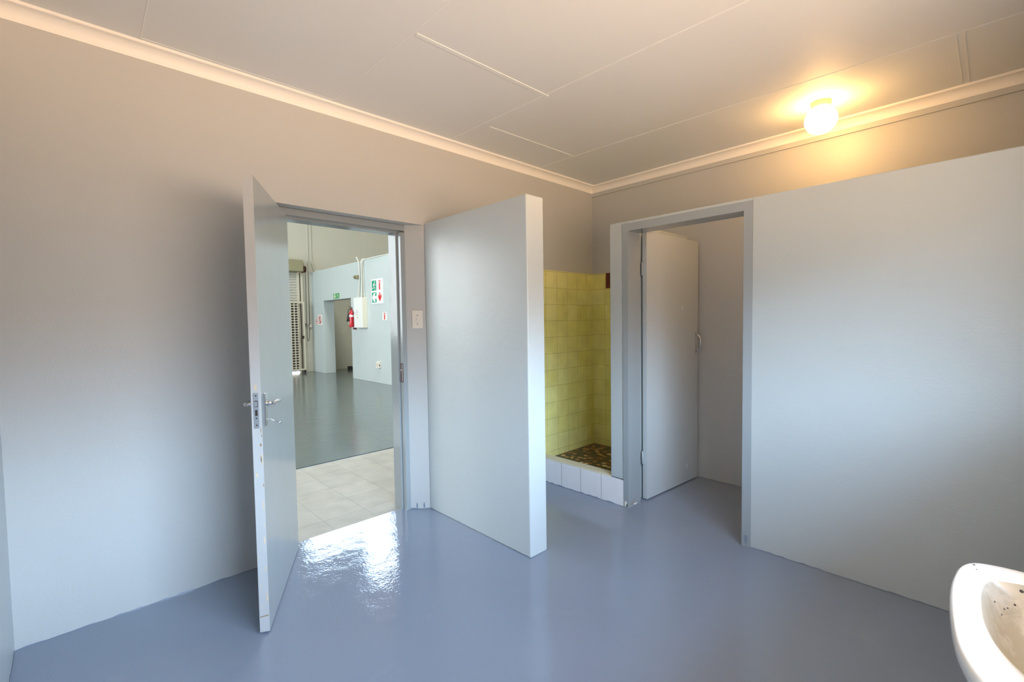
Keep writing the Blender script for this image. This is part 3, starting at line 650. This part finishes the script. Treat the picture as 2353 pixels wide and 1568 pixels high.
cable([(1.25, 5.2, 2.915), (1.16, 6.8, 2.915), (1.135, 7.45, 2.90), (1.14, 7.54, 2.83), (1.14, 7.54, 2.5), (1.13, 7.50, 2.016)], .011, 'thin pale cable following the wall top before dropping to the cabinet')

b = MB(); b.box(1.09, XW, 7.82, 7.93, 2.475, 2.565); b.lathe([(.018, 0), (.032, .03), (.034, .034), (0, .020)], (1.09, 7.875, 2.52), 14, (-1, 0, 0))
tag_thing(b.build('alarm_sounder', M['hood']), 'small brown box fixed high on the screen wall beside the cables', 'sounder')

sk = empty('wall_socket', (0, 0, 0)); tag(sk, 'cream surface socket box low on the pale blue wall', 'socket')
b = MB(); b.box(1.10, XW, 6.835, 6.965, .357, .495); b.build('socket_box', M['cream'], sk, bevel=.006)
for y, z in ((6.92, .445), (6.88, .445), (6.90, .405)):
    b = MB(); b.lathe([(0, .002), (.008, .002), (.008, -.002)], (1.10, y, z), 10, (-1, 0, 0)); b.build('pin_hole', M['dark'], sk)
b = MB(); b.box(1.115, 1.140, 6.832, 6.836, .41, .435); b.build('knockout', M['dark'], sk)

# fire extinguisher
ex = empty('fire_extinguisher', (1.055, 8.05, 1.30)); tag(ex, 'red fire extinguisher with black horn hanging beside the electrical cabinet', 'fire extinguisher')
b = MB(); b.lathe([(0, 0), (.060, 0), (.068, .008), (.070, .02), (.070, .325), (.060, .365), (.040, .39), (.028, .405), (.026, .44), (0, .44)], (0, 0, 0), 32); b.build('cylinder', M['extred'], ex)
b = MB(); b.lathe([(.0708, .255), (.0708, .305)], (0, 0, 0), 32); 
for k in range(6):
    a0 = PI+.15-.17*k; b.poly([(.0712*math.cos(a), .0712*math.sin(a), z) for a, z in ((a0, .07), (a0-.17, .07), (a0-.17, .255), (a0, .255))])
b.build('instruction_label', M['white'], ex)
b = MB(); b.poly([(.0718*math.cos(a), .0718*math.sin(a), z) for a, z in ((PI+.1, .15), (PI-.2, .15), (PI-.2, .20), (PI+.1, .20))]); b.build('label_print', M['blackfig'], ex); b = MB(); b.poly([(.0718*math.cos(a), .0718*math.sin(a), z) for a, z in ((PI+.1, .27), (PI-.3, .27), (PI-.3, .285), (PI+.1, .285))]); b.build('label_print', M['blackfig'], ex)
b = MB(); b.lathe([(.020, .44), (.020, .465), (0, .47)], (0, 0, 0), 16); b.box(-.055, .02, -.010, .010, .455, .467)
b.prism([(.02, .470), (-.03, .485), (-.075, .515), (-.078, .523), (-.03, .500), (.02, .487)], -.010, .010, 'y'); b.build('valve_lever', M['rust'], ex)
b = MB(); b.tube([(-.02, 0, .44), (-.06, 0, .438), (-.085, 0, .415), (-.090, 0, .37), (-.090, 0, .32)], .009, 10); b.build('hose', M['black'], ex)
b = MB(); b.tube([(-.090, 0, .325), (-.098, 0, .24), (-.106, 0, .145)], .014, 14, r2=.030); b.build('discharge_horn', M['black'], ex)
b = MB(); b.box(.06, .105, -.02, .02, .36, .42); b.build('wall_hook', M['rust'], ex)

b = MB(); b.box(2.04, 2.15, 10.50, 10.60, 0, .10); b.box(2.15, 2.26, 10.53, 10.57, .02, .055)
tag_thing(b.build('door_stop', M['black'], bevel=.005), 'small black block on the floor inside the hall doorway', 'block')

# ------------------------------------------------------------ uneven brushed edge of the floor paint along the wall feet
def paint_edge(parent, p, q, nrm, seed, hmax=.007):
    random.seed(seed); p = Vector((*p, 0)); q = Vector((*q, 0)); n = Vector((*nrm, 0))*.0012; L = (q-p).length; k = max(4, int(L/.035)); b = MB()
    hs = [.0015+hmax*random.random()**2.2 for _ in range(k+1)]
    for i in range(k):
        a, c = p.lerp(q, i/k)+n, p.lerp(q, (i+1)/k)+n
        b.poly([a, c, c+Vector((0, 0, hs[i+1])), a+Vector((0, 0, hs[i]))])
    o = b.build('paint_edge', M['floor'], parent); return o
D = bpy.data.objects
paint_edge(D['wall_back'], (XL, 0), (-3.10, 0), (0, -1), 1)
paint_edge(D['wall_back'], (-2.168, .092), (-2.063, 0), (-.66, -.75), 2)
paint_edge(D['wall_partition'], (-2.058, 0), (-2.058, -1.052), (-1, 0), 3)
paint_edge(D['wall_partition'], (-2.058, -1.052), (-1.914, -1.052), (0, -1), 4, .010)
paint_edge(D['wall_cubicle'], (XS, -1.909), (XS, YF), (-1, 0), 5, .009)
paint_edge(D['shower_kerb'], (XS-.004, -.0), (XS-.004, -1.024), (-1, 0), 6, .012)
paint_edge(D['wall_right'], (0, -1.10), (0, -2.3), (-1, 0), 7, .010)
paint_edge(D['wall_left'], (XL, 0), (XL, YF), (1, 0), 8, .012)
# flaked paint at the foot of the cubicle door frame
random.seed(11); fr2 = [c for c in D['door_2'].children if c.name.startswith('door_frame')][0]
def flake(x0, y0, z0, w_, h_, axis, m, lab=None):
    b = MB(); P = []
    for k in range(9):
        a = 2*PI*k/9; u = w_*math.cos(a)*random.uniform(.6, 1.1); v = h_*math.sin(a)*random.uniform(.6, 1.1)
        P.append((x0, y0+u, max(.001, z0+v)) if axis == 'x' else (x0+u, y0, max(.001, z0+v)))
    b.poly(P); o = b.build('paint_flake', m); o.parent = fr2; o.matrix_parent_inverse = Matrix.Identity(4); return o
flake(-1.0300, -1.043, .028, .013, .026, 'x', M['cream'])
flake(-1.0302, -1.052, .020, .006, .018, 'x', M['dark'])
for u, z, w_, h_, m in ((-.985, .024, .016, .010, 'chipd'), (-.955, .040, .006, .016, 'chipd'), (-.935, .012, .03, .008, 'cream')): flake(u, -1.0665, z, w_, h_, 'y', M[m])
flake(-1.0300, -1.884, .05, .016, .034, 'x', M['floor'])
